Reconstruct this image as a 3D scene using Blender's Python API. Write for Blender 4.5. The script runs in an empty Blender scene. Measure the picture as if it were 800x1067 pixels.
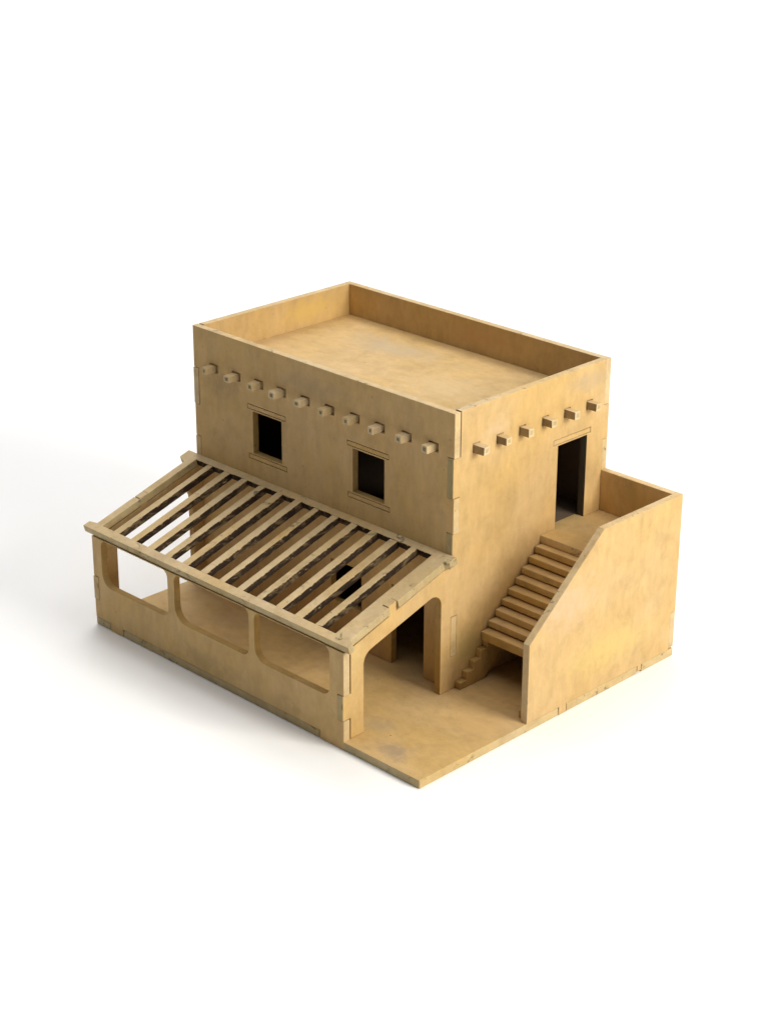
import bpy, math, random
from mathutils import Vector, Matrix
random.seed(7)
S = bpy.context.scene
COL = S.collection
MM = 0.001

# ---------------------------------------------------------------- camera
cam_d = bpy.data.cameras.new('camera')
cam = bpy.data.objects.new('camera', cam_d); COL.objects.link(cam)
S.camera = cam
cam.location = (1.00872, -1.06263, 0.88653)
cam.matrix_world = (Matrix.Translation((1.00872, -1.06263, 0.88653)) @ Matrix.Rotation(0.78076, 4, 'Z')
                    @ Matrix.Rotation(1.16615, 4, 'X') @ Matrix.Rotation(0.00435, 4, 'Z'))
cam_d.sensor_fit = 'VERTICAL'
cam_d.sensor_height = 36.0
cam_d.lens = 36.0 * 2056.68 / 1067.0
cam_d.clip_start = 0.05
cam_d.clip_end = 60
S.render.resolution_x, S.render.resolution_y = 767, 1024

# ---------------------------------------------------------------- world and lamps
W = bpy.data.worlds.new('World'); S.world = W; W.use_nodes = True
W.node_tree.nodes['Background'].inputs['Color'].default_value = (1.0, 0.99, 0.97, 1)
W.node_tree.nodes['Background'].inputs['Strength'].default_value = 0.07
S.view_settings.view_transform = 'Standard'
S.view_settings.look = 'None'
S.view_settings.exposure = 0.0
S.view_settings.gamma = 1.0

def area(name, loc, target, sx, sy, power, color=(1, 1, 1)):
    l = bpy.data.lights.new(name, 'AREA'); l.shape = 'RECTANGLE'; l.size = sx; l.size_y = sy
    l.energy = power; l.color = color
    o = bpy.data.objects.new(name, l); COL.objects.link(o)
    o.location = loc
    o.rotation_euler = (Vector(target) - Vector(loc)).to_track_quat('-Z', 'Y').to_euler()
    return o
MID = Vector((-0.2, 0.18, 0.1))
az, el, dist = math.radians(10), math.radians(27), 1.9
kd = Vector((math.cos(el) * math.cos(az), math.cos(el) * math.sin(az), math.sin(el)))
area('key_softbox', MID + kd * dist, MID, 0.75, 0.75, 35, (1.0, 0.95, 0.84))
area('overhead_fill', (-0.5, 0.95, 3.2), (-0.5, 0.95, 0), 5.5, 4.4, 113, (1.0, 0.99, 0.98))  # unseen fill added overhead to lift the ground and level surfaces
area('backdrop_fill', (-2.4, 1.5, 2.9), (-2.3, 2.6, 0.0), 3.0, 1.2, 60, (1, 1, 1))  # unseen fill added to keep the far paper white

# ---------------------------------------------------------------- materials
def nt(name):
    m = bpy.data.materials.new(name); m.use_nodes = True
    t = m.node_tree; b = t.nodes['Principled BSDF']
    return m, t, b
def N(t, kind, **k):
    n = t.nodes.new(kind)
    for a, v in k.items(): setattr(n, a, v)
    return n
def ramp(t, src, stops):
    r = N(t, 'ShaderNodeValToRGB')
    e = r.color_ramp.elements
    while len(e) < len(stops): e.new(0.5)
    for i, (p, c) in enumerate(stops):
        e[i].position = p; e[i].color = (c if len(c) == 4 else (*c, 1))
    t.links.new(src, r.inputs[0]); return r
def mix(t, fac, a, b, blend='MIX'):
    m = N(t, 'ShaderNodeMix', data_type='RGBA', blend_type=blend)
    for idx, v in ((0, fac), (6, a), (7, b)):
        if hasattr(v, 'is_output') or hasattr(v, 'links'): t.links.new(v, m.inputs[idx])
        else: m.inputs[idx].default_value = v if idx == 0 else (*v, 1)
    return m.outputs[2]
def noise(t, vec, scale, detail=4, rough=0.55, w=None, dist=0.0):
    n = N(t, 'ShaderNodeTexNoise', noise_dimensions='4D')
    n.inputs['Scale'].default_value = scale; n.inputs['Detail'].default_value = detail
    n.inputs['Roughness'].default_value = rough; n.inputs['Distortion'].default_value = dist
    t.links.new(vec, n.inputs['Vector'])
    if w is not None: t.links.new(w, n.inputs['W'])
    return n.outputs['Fac']
def coords(t, scale=(1, 1, 1)):
    tc = N(t, 'ShaderNodeTexCoord'); mp = N(t, 'ShaderNodeMapping')
    mp.inputs['Scale'].default_value = scale
    t.links.new(tc.outputs['Object'], mp.inputs['Vector'])
    oi = N(t, 'ShaderNodeObjectInfo'); mu = N(t, 'ShaderNodeMath', operation='MULTIPLY')
    mu.inputs[1].default_value = 37.0
    t.links.new(oi.outputs['Random'], mu.inputs[0])
    return mp.outputs[0], mu.outputs[0]
G3 = lambda a, b: [(a, (0, 0, 0)), (b, (1, 1, 1))]

def paint(name, A, B, C, D, stain=0.55, chips=0.0, stretch=(1, 1, 1), bump=0.25, smudges_and_light=()):
    """hand brushed ochre paint on thin board: A main, B paler, C yellower, D grime"""
    m, t, b = nt(name)
    v, w = coords(t); vs, _ = coords(t, stretch)
    n1 = noise(t, v, 11, 5, 0.6, w, 0.6)
    c = mix(t, ramp(t, n1, G3(0.40, 0.62)).outputs[0], A, B)
    n2 = noise(t, v, 6.5, 4, 0.55, w, 1.2)
    r2 = ramp(t, n2, [(0.48, (0, 0, 0)), (0.76, (0.8, 0.8, 0.8))])
    c = mix(t, r2.outputs[0], c, C)
    n3 = noise(t, v, 17, 7, 0.68, w, 1.5)                       # grimy rubbed patches
    r3 = ramp(t, n3, [(0.52, (0, 0, 0)), (0.74, (stain, stain, stain))])
    c = mix(t, r3.outputs[0], c, D)
    n4 = noise(t, vs, 90, 5, 0.7, w, 0.4)                      # brush streaks
    r4 = ramp(t, n4, [(0.3, (0.86, 0.86, 0.86)), (0.7, (1.08, 1.08, 1.08))])
    c = mix(t, 1.0, c, r4.outputs[0], 'MULTIPLY')
    n8 = noise(t, v, 42, 8, 0.75, w, 0.8)                      # fine uneven coverage
    r8 = ramp(t, n8, [(0.32, (0.90, 0.89, 0.87)), (0.5, (1, 1, 1)), (0.68, (1.05, 1.055, 1.07))])
    c = mix(t, 1.0, c, r8.outputs[0], 'MULTIPLY')
    n5 = noise(t, v, 260, 2, 0.5, w)                           # small specks
    r5 = ramp(t, n5, [(0.71, (0, 0, 0)), (0.78, (0.7, 0.7, 0.7))])
    c = mix(t, r5.outputs[0], c, (D[0] * .6, D[1] * .6, D[2] * .6))
    tco = N(t, 'ShaderNodeTexCoord')
    for i, (pos, sc, col, st) in enumerate(smudges_and_light):           # rubbed marks, plus painted light and shade, each placed and shaped
        vm = N(t, 'ShaderNodeVectorMath', operation='SUBTRACT'); vm.inputs[1].default_value = [q * MM for q in pos]
        t.links.new(tco.outputs['Object'], vm.inputs[0])
        vd = N(t, 'ShaderNodeVectorMath', operation='DIVIDE'); vd.inputs[1].default_value = [q * MM for q in sc]
        t.links.new(vm.outputs[0], vd.inputs[0])
        vl = N(t, 'ShaderNodeVectorMath', operation='LENGTH'); t.links.new(vd.outputs[0], vl.inputs[0])
        nz = noise(t, tco.outputs['Object'], 45 + 7 * i, 6, 0.65, None, 1.0)
        ma = N(t, 'ShaderNodeMath', operation='MULTIPLY_ADD'); ma.inputs[1].default_value = 2.4
        t.links.new(nz, ma.inputs[0]); t.links.new(vl.outputs['Value'], ma.inputs[2])
        mr = N(t, 'ShaderNodeMapRange'); mr.inputs[1].default_value = 2.15; mr.inputs[2].default_value = 1.35
        mr.inputs[3].default_value = 0; mr.inputs[4].default_value = st
        t.links.new(ma.outputs[0], mr.inputs[0])
        c = mix(t, mr.outputs[0], c, col)
    if chips:
        n6 = noise(t, v, 75, 6, 0.72, w, 0.8)
        r6 = ramp(t, n6, [(0.60 - chips, (0, 0, 0)), (0.67 - chips * .8, (1, 1, 1))])
        n7 = noise(t, v, 190, 3, 0.6, w)
        dk = mix(t, ramp(t, n7, G3(0.4, 0.65)).outputs[0], (0.10, 0.095, 0.055), (0.30, 0.26, 0.15))
        c = mix(t, r6.outputs[0], c, dk)
    t.links.new(c, b.inputs['Base Color'])
    b.inputs['Roughness'].default_value = 0.72
    b.inputs['Specular IOR Level'].default_value = 0.25
    bp = N(t, 'ShaderNodeBump'); bp.inputs['Strength'].default_value = bump; bp.inputs['Distance'].default_value = 0.0012
    bb = noise(t, vs, 130, 6, 0.65, w, 0.3)
    t.links.new(bb, bp.inputs['Height']); t.links.new(bp.outputs[0], b.inputs['Normal'])
    return m

OA, OB, OC, OD = (0.565, 0.378, 0.158), (0.59, 0.405, 0.195), (0.59, 0.38, 0.125), (0.36, 0.24, 0.105)
M_paint = paint('ochre_paint', OA, OB, OC, OD, 0.32, 0, (1, 1, 0.35), smudges_and_light=[
    ((-93, 318, 268), (14, 34, 12), (0.42, 0.32, 0.20), .6), ((-93, 165, 45), (14, 34, 34), (0.42, 0.31, 0.10), .6),
    ((-93, 190, 255), (14, 26, 14), (0.62, 0.45, 0.27), .7), ((-442, 290, 268), (14, 50, 16), (0.64, 0.44, 0.13), .75),
    ((-405, 137, 232), (38, 14, 22), (0.34, 0.24, 0.125), .6), ((-280, 137, 262), (70, 14, 14), (0.38, 0.28, 0.16), .5),  # first mark: slanting beam shadow painted onto the front wall
    ((-250, 350, 268), (60, 14, 16), (0.56, 0.33, 0.15), .6), ((0, 190, 110), (14, 55, 30), (0.62, 0.43, 0.27), .7),
    ((0, 255, 45), (14, 80, 26), (0.62, 0.455, 0.17), .8), ((-40, 350, 150), (40, 14, 14), (0.50, 0.33, 0.11), .6),  # first mark: yellow ground bounce painted low on the stair wall
    ((-280, 0, 20), (60, 14, 14), (0.40, 0.28, 0.12), .6), ((-93, 15, 90), (14, 14, 22), (0.64, 0.47, 0.20), .6)])
M_deck = paint('ochre_paint_flat_boards', OA, OB, OC, OD, 0.35, 0, (0.6, 1, 1), 0.15, smudges_and_light=[
    ((-130, 168, 250), (60, 24, 12), (0.42, 0.33, 0.23), .75), ((-330, 300, 250), (70, 30, 12), (0.47, 0.37, 0.24), .7),
    ((-215, 250, 250), (70, 40, 12), (0.62, 0.45, 0.24), .6), ((-52, 22, 8), (26, 16, 10), (0.36, 0.27, 0.17), .8),
    ((-90, 45, 8), (22, 14, 10), (0.40, 0.30, 0.17), .6), ((-30, 110, 8), (30, 26, 10), (0.60, 0.39, 0.17), .6),
    ((-72.5, 38.5, 8), (1.3, 1.3, 6), (0.08, 0.06, 0.04), 1.0)])
M_edge = paint('worn_painted_edge', (0.57, 0.42, 0.22), (0.61, 0.47, 0.28), OC, OD, 0.6, 0.005, (1, 1, 1), 0.6)
M_rough = paint('chipped_edge', (0.45, 0.345, 0.175), (0.51, 0.41, 0.235), (0.5, 0.36, 0.14), OD, 0.8, 0.03, (1, 1, 1), 0.7)
M_beam = paint('pale_painted_beam', (0.62, 0.47, 0.25), (0.66, 0.52, 0.32), (0.6, 0.44, 0.22), OD, 0.35, 0.0, (1, 1, 1), 0.5)

def burnt(name):
    m, t, b = nt(name)
    v, w = coords(t, (1, 0.45, 1))
    n1 = noise(t, v, 95, 6, 0.72, w, 1.2)
    c = mix(t, ramp(t, n1, [(0.50, (0, 0, 0)), (0.60, (1, 1, 1))]).outputs[0], (0.032, 0.020, 0.014), (0.15, 0.105, 0.055))
    n2 = noise(t, v, 60, 7, 0.75, w, 2.0)
    c = mix(t, ramp(t, n2, [(0.60, (0, 0, 0)), (0.66, (1, 1, 1))]).outputs[0], c, (0.46, 0.34, 0.18))
    # ochre paint lapping over the top of the cut edge, measured down from the slope of the roof
    tc = N(t, 'ShaderNodeTexCoord'); dp = N(t, 'ShaderNodeVectorMath', operation='DOT_PRODUCT')
    dp.inputs[1].default_value = (0, -0.3014 * 1000, 1000)
    t.links.new(tc.outputs['Object'], dp.inputs[0])
    n3 = noise(t, tc.outputs['Object'], 150, 5, 0.7, w, 0.5)
    ma = N(t, 'ShaderNodeMath', operation='MULTIPLY_ADD'); ma.inputs[1].default_value = 9.0
    t.links.new(n3, ma.inputs[0]); t.links.new(dp.outputs['Value'], ma.inputs[2])
    mr = N(t, 'ShaderNodeMapRange'); mr.inputs[1].default_value = 108.9; mr.inputs[2].default_value = 109.6
    t.links.new(ma.outputs[0], mr.inputs[0])
    c = mix(t, mr.outputs[0], c, (0.50, 0.37, 0.195))
    t.links.new(c, b.inputs['Base Color']); b.inputs['Roughness'].default_value = 0.85
    b.inputs['Specular IOR Level'].default_value = 0.15
    bp = N(t, 'ShaderNodeBump'); bp.inputs['Strength'].default_value = 0.8; bp.inputs['Distance'].default_value = 0.001
    t.links.new(n1, bp.inputs['Height']); t.links.new(bp.outputs[0], b.inputs['Normal'])
    return m
M_burnt = burnt('scorched_cut_edge')
def flat(name, col, rough=0.9):
    m, t, b = nt(name)
    v, w = coords(t)
    n = noise(t, v, 40, 4, 0.6, w)
    c = mix(t, n, tuple(x * .8 for x in col), tuple(min(1, x * 1.2) for x in col))
    t.links.new(c, b.inputs['Base Color']); b.inputs['Roughness'].default_value = rough
    b.inputs['Specular IOR Level'].default_value = 0.1
    return m
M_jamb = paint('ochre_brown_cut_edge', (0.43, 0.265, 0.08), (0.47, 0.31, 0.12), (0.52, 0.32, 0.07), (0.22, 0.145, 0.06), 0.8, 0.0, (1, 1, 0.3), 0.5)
M_grain = paint('grey_green_end_of_board', (0.40, 0.315, 0.155), (0.46, 0.365, 0.20), (0.42, 0.32, 0.14), (0.20, 0.17, 0.09), 0.8, 0.03, (1, 1, 0.3), 0.6)
M_base = paint('base_board_edge', (0.55, 0.41, 0.20), (0.58, 0.45, 0.25), OC, OD, 0.6, 0.022, (1, 1, 1), 0.5)
M_beam_side = paint('brown_beam_side', (0.20, 0.14, 0.07), (0.28, 0.20, 0.10), (0.3, 0.2, 0.08), (0.1, 0.07, 0.04), 0.8, 0.0, (1, 1, 1), 0.5)  # darker brown for one side of the side beams
def reslot(o, mat, test):
    o.data.materials.append(mat); k = len(o.data.materials) - 1
    for f in o.data.polygons:
        if f.material_index == 1 and test(f.center / MM, f.normal): f.material_index = k
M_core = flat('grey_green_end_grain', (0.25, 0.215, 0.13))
M_dark = flat('dark_room_inside', (0.16, 0.115, 0.08))  # also colours the added card, as painted room shade
def paper():
    m, t, b = nt('white_backdrop_paper')
    v, w = coords(t)
    n = noise(t, v, 3, 3, 0.5)
    c = mix(t, n, (0.90, 0.90, 0.90), (0.915, 0.915, 0.91))
    t.links.new(c, b.inputs['Base Color']); b.inputs['Roughness'].default_value = 0.95
    b.inputs['Specular IOR Level'].default_value = 0.1
    return m
M_white = paper()

# ---------------------------------------------------------------- helpers
def add_obj(name, me, parent=None):
    o = bpy.data.objects.new(name, me); COL.objects.link(o)
    if parent: o.parent = parent
    return o

def fillet(pts, seg=7):
    """pts: (a, b) or (a, b, radius)"""
    out = []; n = len(pts)
    for i, p in enumerate(pts):
        r = p[2] if len(p) > 2 else 0
        P = Vector(p[:2])
        if r <= 0: out.append(P); continue
        A = Vector(pts[i - 1][:2]); B = Vector(pts[(i + 1) % n][:2])
        u = (A - P).normalized(); v = (B - P).normalized()
        ang = u.angle(v); d = r / math.tan(ang / 2)
        c = P + (u + v).normalized() * (r / math.sin(ang / 2))
        s = P + u * d; e = P + v * d
        a0 = math.atan2(s.y - c.y, s.x - c.x); a1 = math.atan2(e.y - c.y, e.x - c.x)
        da = (a1 - a0 + math.pi) % (2 * math.pi) - math.pi
        for k in range(seg + 1):
            a = a0 + da * k / seg
            out.append(c + Vector((math.cos(a), math.sin(a))) * r)
    return out

def sheet(name, loops, frame, thick, parent, m_face, m_edge, bev=0.45, gap=0.28, m_back=None):
    """flat board cut to the given outline (mm). frame = (origin, axis a, axis b) in mm/unit vectors;
    the board's near face lies on the frame plane and the thickness goes along -(a x b)."""
    cu = bpy.data.curves.new(name, 'CURVE'); cu.dimensions = '2D'; cu.fill_mode = 'BOTH'
    for lp in loops:
        pts = fillet(lp)
        sp = cu.splines.new('POLY'); sp.points.add(len(pts) - 1)
        for q, p in zip(sp.points, pts): q.co = (p.x, p.y, 0, 1)
        sp.use_cyclic_u = True
    cu.bevel_depth = bev; cu.bevel_resolution = 1; cu.extrude = thick / 2 - bev; cu.offset = -(bev + gap)
    tmp = bpy.data.objects.new('tmp', cu); COL.objects.link(tmp)
    dg = bpy.context.evaluated_depsgraph_get()
    me = bpy.data.meshes.new_from_object(tmp.evaluated_get(dg))
    bpy.data.objects.remove(tmp); bpy.data.curves.remove(cu)
    o, a, b = Vector(frame[0]), Vector(frame[1]), Vector(frame[2])
    nrm = a.cross(b).normalized()
    Mx = Matrix(((a.x, b.x, nrm.x, o.x), (a.y, b.y, nrm.y, o.y), (a.z, b.z, nrm.z, o.z), (0, 0, 0, 1)))
    me.transform(Matrix.Scale(MM, 4) @ Mx @ Matrix.Translation((0, 0, -thick / 2)))
    me.name = name
    me.materials.clear()
    me.materials.append(m_face); me.materials.append(m_edge); me.materials.append(m_back or m_face)
    for f in me.polygons:
        d = f.normal.dot(nrm)
        f.material_index = 0 if d > 0.9 else (2 if d < -0.9 else 1)
        f.use_smooth = False
    return add_obj(name, me, parent)

def block(name, x0, x1, y0, y1, z0, z1, parent, mats, pick=None, bev=0.6, jit=0.0, rot=None, core=None):
    """bevelled box in mm; pick(normal) -> material index"""
    import bmesh
    bm = bmesh.new(); bmesh.ops.create_cube(bm, size=1)
    for v in bm.verts:
        v.co = Vector(((v.co.x + .5) * (x1 - x0) + x0, (v.co.y + .5) * (y1 - y0) + y0, (v.co.z + .5) * (z1 - z0) + z0))
        v.co += Vector([random.uniform(-jit, jit) for _ in range(3)])
    if bev: bmesh.ops.bevel(bm, geom=bm.edges[:], offset=bev, segments=2, profile=0.6, affect='EDGES')
    if rot: bm.transform(rot)
    bm.normal_update()
    for f in bm.faces: f.material_index = pick(f.normal) if pick else 0
    if core:                                            # sunken dark end grain
        f = max(bm.faces, key=lambda q: q.normal.dot(core) + q.calc_area() * .01)
        res = bmesh.ops.inset_region(bm, faces=[f], thickness=random.uniform(1.3, 2.0), depth=-0.35)
        f.material_index = len(mats) - 1
    bm.transform(Matrix.Scale(MM, 4))
    me = bpy.data.meshes.new(name); bm.to_mesh(me); bm.free()
    for m in mats: me.materials.append(m)
    return add_obj(name, me, parent)

# ---------------------------------------------------------------- the setting: one sweep of white paper
def sweep():
    d = Vector((-math.sin(0.78076), math.cos(0.78076), 0))     # away from the camera
    s = Vector((d.y, -d.x, 0))
    prof = [(-3.0, 0), (2.6, 0)]
    R = 0.9
    for k in range(1, 17):
        a = math.pi / 2 * k / 16
        prof.append((2.6 + R * math.sin(a), R - R * math.cos(a)))
    prof.append((3.5, 3.2))
    vs, fs = [], []
    for (u, z) in prof:
        for w in (-3.5, 3.5):
            p = d * u + s * w
            vs.append((p.x, p.y, z))
    for i in range(len(prof) - 1):
        fs.append((2 * i, 2 * i + 1, 2 * i + 3, 2 * i + 2))
    me = bpy.data.meshes.new('ground'); me.from_pydata(vs, [], fs); me.update()
    for f in me.polygons: f.use_smooth = True
    me.materials.append(M_white)
    o = add_obj('ground', me); o['kind'] = 'structure'
    return o
sweep()

# ---------------------------------------------------------------- the model house (mm)
V, U, YF, X1 = 450.0, 356.1, 137.7, 93.3
H, HS, T, HB = 283.7, 170.9, 7.5, 8.3
ZL, ZD = 128.8, 250.0
HOUSE = bpy.data.objects.new('model_house', None); COL.objects.link(HOUSE)
HOUSE.empty_display_size = 0.1
HOUSE['label'] = 'handmade ochre painted wooden model of an adobe house with slatted porch and outside stairs'
HOUSE['category'] = 'model house'

XZ = lambda y: ((0, y, 0), (1, 0, 0), (0, 0, 1))               # normal -y
YZ = lambda x: ((x, 0, 0), (0, 1, 0), (0, 0, 1))               # normal +x
XY = lambda z: ((0, 0, z), (1, 0, 0), (0, 1, 0))               # normal +z
rect = lambda a0, a1, b0, b1, r=0: [(a0, b0, r), (a1, b0, r), (a1, b1, r), (a0, b1, r)]

# base board with notches for the wall tabs
sheet('base_board', [[(-406, 0), (-125, 0), (-125, T), (-95, T), (-95, 0), (0, 0, 1.5), (0, 184), (-T, 184), (-T, 196), (0, 196),
                      (0, 300), (-T, 300), (-T, 307), (0, 307), (0, U), (-V, U), (-V, 0.3), (-427.6, 0.3), (-427.6, T), (-406, T)]],
      XY(HB), HB - 0.3, HOUSE, M_deck, M_base)

reslot(bpy.data.objects['base_board'], M_rough, lambda c, n: n.y < -.5)

# roof plane of the porch
def rz(y): return 105.1 + (146.6 - 105.1) * y / YF
tanr = (146.6 - 105.1) / YF
cr = math.cos(math.atan(tanr)); TV = T / cr

# porch front wall with its three openings
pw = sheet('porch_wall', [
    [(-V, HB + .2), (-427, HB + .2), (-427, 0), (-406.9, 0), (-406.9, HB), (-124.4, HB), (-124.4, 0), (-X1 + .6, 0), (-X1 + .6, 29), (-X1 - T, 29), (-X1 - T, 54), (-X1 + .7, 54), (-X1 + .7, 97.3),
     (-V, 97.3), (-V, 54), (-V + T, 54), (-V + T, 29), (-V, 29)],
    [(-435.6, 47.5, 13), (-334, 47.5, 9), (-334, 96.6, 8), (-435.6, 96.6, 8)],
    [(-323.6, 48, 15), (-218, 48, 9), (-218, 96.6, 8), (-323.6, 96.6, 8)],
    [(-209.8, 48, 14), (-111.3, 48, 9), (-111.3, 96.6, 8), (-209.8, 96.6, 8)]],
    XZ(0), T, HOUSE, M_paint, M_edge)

reslot(pw, M_jamb, lambda c, n: -V + 9 < c.x < -X1 - 9 and c.z > 20)
reslot(pw, M_base, lambda c, n: c.z < 1)

# house front
front_beams = [(-420.8 + 33.33 * i + random.uniform(-.8, .8), 244.7 + random.uniform(-.5, .5)) for i in range(10)]
wins = [(-362, -321), (-222, -180.8)]
g = 0.35
fl = [[(-V, HB), (-170, HB), (-170, 92), (-128, 92), (-128, HB), (-X1 - T, HB), (-X1 - T, 43), (-X1 + .3, 43), (-X1 + .3, 84), (-X1 - T, 84),
       (-X1 - T, 167), (-X1 + .9, 167), (-X1 + .9, 201.5), (-X1 - T, 201.5), (-X1 - T, 240), (-X1 + .6, 240), (-X1 + .6, H - .5),
       (-V, H), (-V, 240), (-V + T, 240), (-V + T, 201.5), (-V, 201.5), (-V, 167), (-V + T, 167), (-V + T, 84), (-V + T, HB)],
      rect(-252.4, -211, 49.5, 92)]
fl[0][0] = (-V + T, HB); fl[0].pop()
for a, b in wins:
    fl.append(rect(a, b, 171, 214.5, 0.8))
    fl.append(rect(a - 7.3 - g, b + 5.6 + g, 217.0 - g, 220.9 + g))
    fl.append(rect(a - 6.5 - g, b + 6.8 + g, 164.8 - g, 168.8 + g))
for x, z in front_beams: fl.append(rect(x - 4.1, x + 7.6, z - 3.6, z + 4.9))
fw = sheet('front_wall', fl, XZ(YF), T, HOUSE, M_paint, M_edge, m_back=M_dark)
reslot(fw, M_jamb, lambda c, n: -V + 9 < c.x < -X1 - 9 and c.z < 216)
for a, b in wins:
    sheet('lintel', [rect(a - 7.3, b + 5.6, 217.0, 220.9)], XZ(YF + 0.15), T - .3, fw, M_paint, M_edge, bev=0.3, gap=0)
    sheet('window_sill', [rect(a - 6.5, b + 6.8, 164.8, 168.8)], XZ(YF + 0.15), T - .3, fw, M_paint, M_edge, bev=0.3, gap=0)

# side walls, each one board running from the porch to the back
side_beams = [(166.2 + 31.86 * i + random.uniform(-.7, .7), 244.0 + random.uniform(-.5, .5)) for i in range(6)]
def side_outline():
    zt = lambda y: rz(y) - TV - 1.3
    return [(T + 1.2, HB), (25.5, HB), (25.5, 86.2, 13), (124, 115.8, 11), (124, HB), (U - T, HB), (U - T, 202), (U, 202), (U, 237.6), (U - T, 237.6),
            (U - T, H), (YF + T + 1.2, H), (YF + T + 1.2, 240), (YF - .9, 240), (YF - .9, 201.5), (YF + T, 201.5), (YF + T, 167), (YF - .5, 167), (YF - .5, zt(YF) + .4),
            (66, zt(66)), (66, rz(66) + .8), (56, rz(56) + .8), (56, zt(56)), (T + 1.5, zt(T)), (T + 1.5, 54), (-.8, 54), (-.8, 29), (T + 1.2, 29)]
sl = [side_outline(), rect(YF, YF + T, 43, 84), rect(282, 324, ZL, 213.2),
      rect(275.4 - g, 329 + g, 215.4 - g, 219.7 + g)]
for y, z in side_beams: sl.append(rect(y - 4.3, y + 4.3, z - 4.3, z + 4.3))
sw = sheet('side_wall', sl, YZ(-X1), T, HOUSE, M_paint, M_edge, m_back=M_paint)
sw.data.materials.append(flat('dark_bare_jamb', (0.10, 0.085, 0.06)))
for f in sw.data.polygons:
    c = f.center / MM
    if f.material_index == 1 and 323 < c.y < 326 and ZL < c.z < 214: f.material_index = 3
reslot(sw, M_jamb, lambda c, n: 9 < c.y < 126 and c.z < 116)
reslot(sw, M_grain, lambda c, n: n.y < -.8 and (c.y < 2 or (YF - 2 < c.y < YF + 1 and c.z > 140)))
sheet('lintel', [rect(275.4, 329, 215.4, 219.7)], YZ(-X1 - .15), T - .3, sw, M_paint, M_edge, bev=0.3, gap=0)
sl_ = sheet('side_wall', [side_outline()], YZ(-V + T), T, HOUSE, M_paint, M_edge)
reslot(sl_, M_jamb, lambda c, n: 9 < c.y < 126 and c.z < 116)

# back wall: full height behind the house, low behind the landing
sheet('back_wall', [[(-V + T, 0), (-T, 0), (-T, 10), (0, 10), (0, 48), (-T, 48), (-T, HS), (-X1, HS), (-X1, 202), (-X1 - T, 202), (-X1 - T, 237.6),
                     (-X1, 237.6), (-X1, H), (-V, H), (-V, 237.6), (-V + T, 237.6), (-V + T, 202), (-V, 202), (-V, HB), (-V + T, HB)]],
      XZ(U - T), T, HOUSE, M_paint, M_edge)

# roof deck below the parapet and the floor of the upper room
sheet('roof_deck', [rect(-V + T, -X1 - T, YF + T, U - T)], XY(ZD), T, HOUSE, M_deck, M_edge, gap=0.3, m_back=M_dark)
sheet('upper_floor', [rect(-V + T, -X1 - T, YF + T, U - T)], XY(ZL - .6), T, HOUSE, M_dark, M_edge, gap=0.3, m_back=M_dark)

# added dark card that puts the shade of the two rooms into colour
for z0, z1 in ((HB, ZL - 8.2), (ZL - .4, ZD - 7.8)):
    sheet('room_shade_card', [rect(-V + T + 1.6, -X1 - T - 1.6, z0, z1)], XZ(U - T - 1.3), 1.2, HOUSE, M_dark, M_dark, bev=.1)
    sheet('room_shade_card', [rect(YF + T + .3, U - T - 1.5, z0, z1)], YZ(-V + T + 1.5), 1.2, HOUSE, M_dark, M_dark, bev=.1)
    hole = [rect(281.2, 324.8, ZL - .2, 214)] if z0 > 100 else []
    sheet('room_shade_card', [rect(YF + T + .3, U - T - 1.5, z0, z1)] + hole if not hole else
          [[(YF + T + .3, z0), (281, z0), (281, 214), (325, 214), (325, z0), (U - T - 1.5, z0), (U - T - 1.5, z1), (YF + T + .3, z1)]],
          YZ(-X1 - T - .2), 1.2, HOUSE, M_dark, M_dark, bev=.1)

# outer wall of the stairs
sheet('stair_wall', [[(139.4, HB), (184.4, HB), (184.4, 0), (195.6, 0), (195.6, HB), (300.4, HB), (300.4, 2), (306.6, 2), (306.6, HB), (U - T, HB), (U - T, 48), (U, 48), (U, HS),
                      (238.5, HS), (139.4, 87.9)]], YZ(0), T, HOUSE, M_paint, M_edge)

# landing and treads
sheet('landing', [[(-X1, 260.0), (-T, 260.0), (-T, U - T), (-X1, U - T), (-X1, 323.6), (-X1 - T - 3, 323.6), (-X1 - T - 3, 282.4), (-X1, 282.4)]],
      XY(ZL), 8.0, HOUSE, M_deck, M_edge, bev=0.8)
RUN, RISE = 9.22, 8.04
for k in range(1, 10):
    y0 = 261 - RUN * k; zt_ = ZL - RISE * k
    h = 6.9 if k < 9 else 9.2
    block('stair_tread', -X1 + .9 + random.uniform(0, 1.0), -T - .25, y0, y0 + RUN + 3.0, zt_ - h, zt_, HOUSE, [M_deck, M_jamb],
          pick=lambda n: 0 if abs(n.z) > .8 else 1, bev=1.2, jit=0.35)  # risers darkened in colour for the shade behind the outer stair wall
# sawtooth bearer under the treads: its lowest steps have lost their treads
def bearer(x):
    pts = []
    for k in range(14, 0, -1):
        y0 = 261 - RUN * k + 3.2; z = ZL - RISE * k - 8.4
        if z <= HB + .5: continue
        pts.append((y0, pts[-1][1] if pts else HB)); pts.append((y0, z))
    pts.append((258, pts[-1][1])); pts.append((258, ZL - 8.4)); pts.append((330, ZL - 8.4)); pts.append((330, ZL - 24)); pts.append((290, ZL - 24))
    pts.append((pts[0][0] + 34, HB))
    return sheet('stair_bearer', [pts], YZ(x), 6.5, HOUSE, M_jamb, M_jamb, bev=0.6)
bearer(-X1 + 6.7)
bearer(-T - .2)

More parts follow.
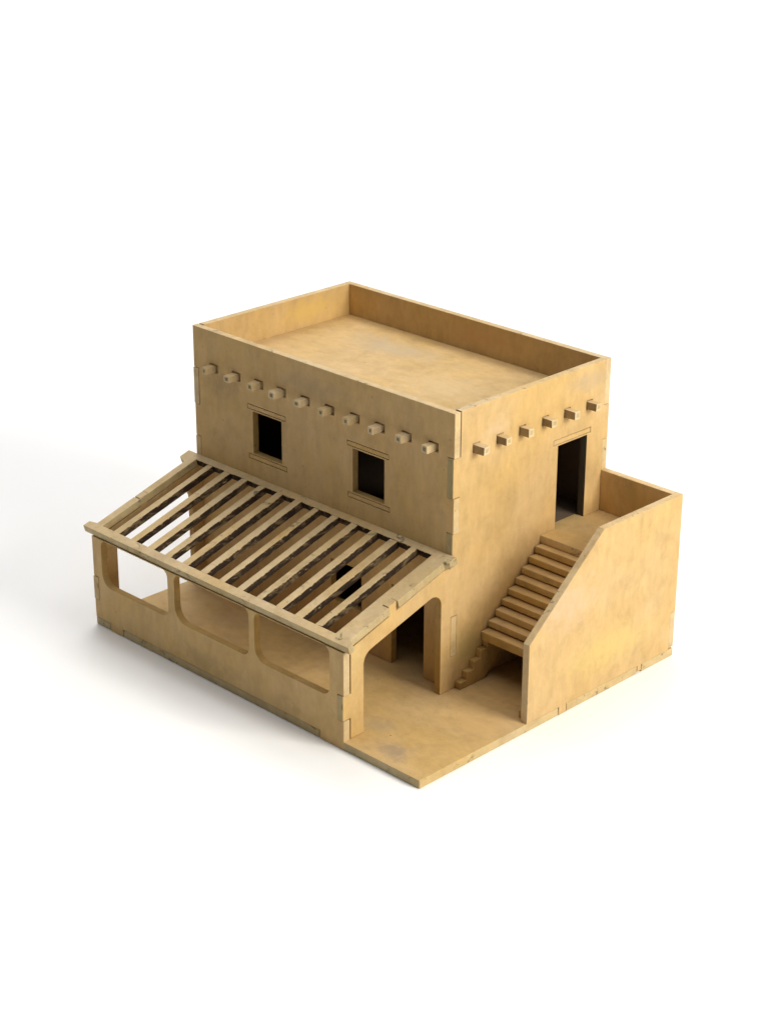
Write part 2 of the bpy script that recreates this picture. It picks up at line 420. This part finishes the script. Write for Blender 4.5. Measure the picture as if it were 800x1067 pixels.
# beam ends
for x, z in front_beams:
    L = 10.6 + random.uniform(-1.2, 1.2)
    hw, hh = random.uniform(3.3, 4), random.uniform(3.3, 4)
    block('beam_end', x - hw, x + hw, YF - L, YF + T, z - hh, z + hh, HOUSE, [M_beam, M_core], bev=0.8, jit=0.4, core=Vector((0, -1, 0)))
for y, z in side_beams:
    L = 12 + random.uniform(-1, 1)
    block('beam_end', -X1 - T, -X1 + L, y - 4, y + 4, z - 4, z + 4, HOUSE, [M_beam, M_beam_side, M_rough], pick=lambda n: 1 if n.y < -.6 else 0, bev=0.8, jit=0.4, core=Vector((1, 0, 0)))

# slatted porch roof: frame with nibs, then every slat
RM = Matrix.Translation((0, 0, 105.1)) @ Matrix.Rotation(math.atan(tanr), 4, 'X')
ay = Vector((0, cr, math.sin(math.atan(tanr))))
RF = ((0, 0, 105.1), (1, 0, 0), tuple(ay))
L0, L1 = 8.0 / cr, 129.5 / cr
YE = YF / cr - .3
XR, XL = -X1 + .8, -V - .8
slot0, pitch, sw_ = -441.5, 26.05, 17.8
x_end = slot0 + 12 * pitch + sw_
pr = sheet('porch_roof', [
    [(XL - 10.5, -1), (XR + 6.5, -1), (XR + 6.5, 5), (XR, 9), (XR, 58), (XR - T - .5, 58), (XR - T - .5, 69.5), (XR, 69.5), (XR, 131), (XR + 4.2, 134), (XR + 4.2, YE),
     (XL - 11.5, YE), (XL - 11.5, 131), (XL, 126), (XL, 69.5), (XL + T + .5, 69.5), (XL + T + .5, 58), (XL, 58), (XL, 9), (XL - 10.5, 7)],
    rect(slot0, x_end, L0, L1)], RF, T, HOUSE, M_edge, M_rough, gap=0)
for i in range(12):
    x = slot0 + sw_ + pitch * i
    block('slat', x + random.uniform(-.5, .3), x + pitch - sw_ + random.uniform(-.3, .5), L0 - .1, L1 + .1, -T, random.uniform(-.35, 0), pr,
          [M_edge, M_burnt], pick=lambda n: 1 if abs(n.x) > .6 else 0, bev=0.5, jit=0.45, rot=RM)
# the faces round the big opening are scorched too, all but the left one
pr.data.materials.append(M_burnt)
for f in pr.data.polygons:
    c = f.center / MM
    if f.material_index == 1 and slot0 + .2 <= c.x <= x_end + 1 and L0 * cr - 1.5 <= c.y <= L1 * cr + 1.8:
        f.material_index = 3
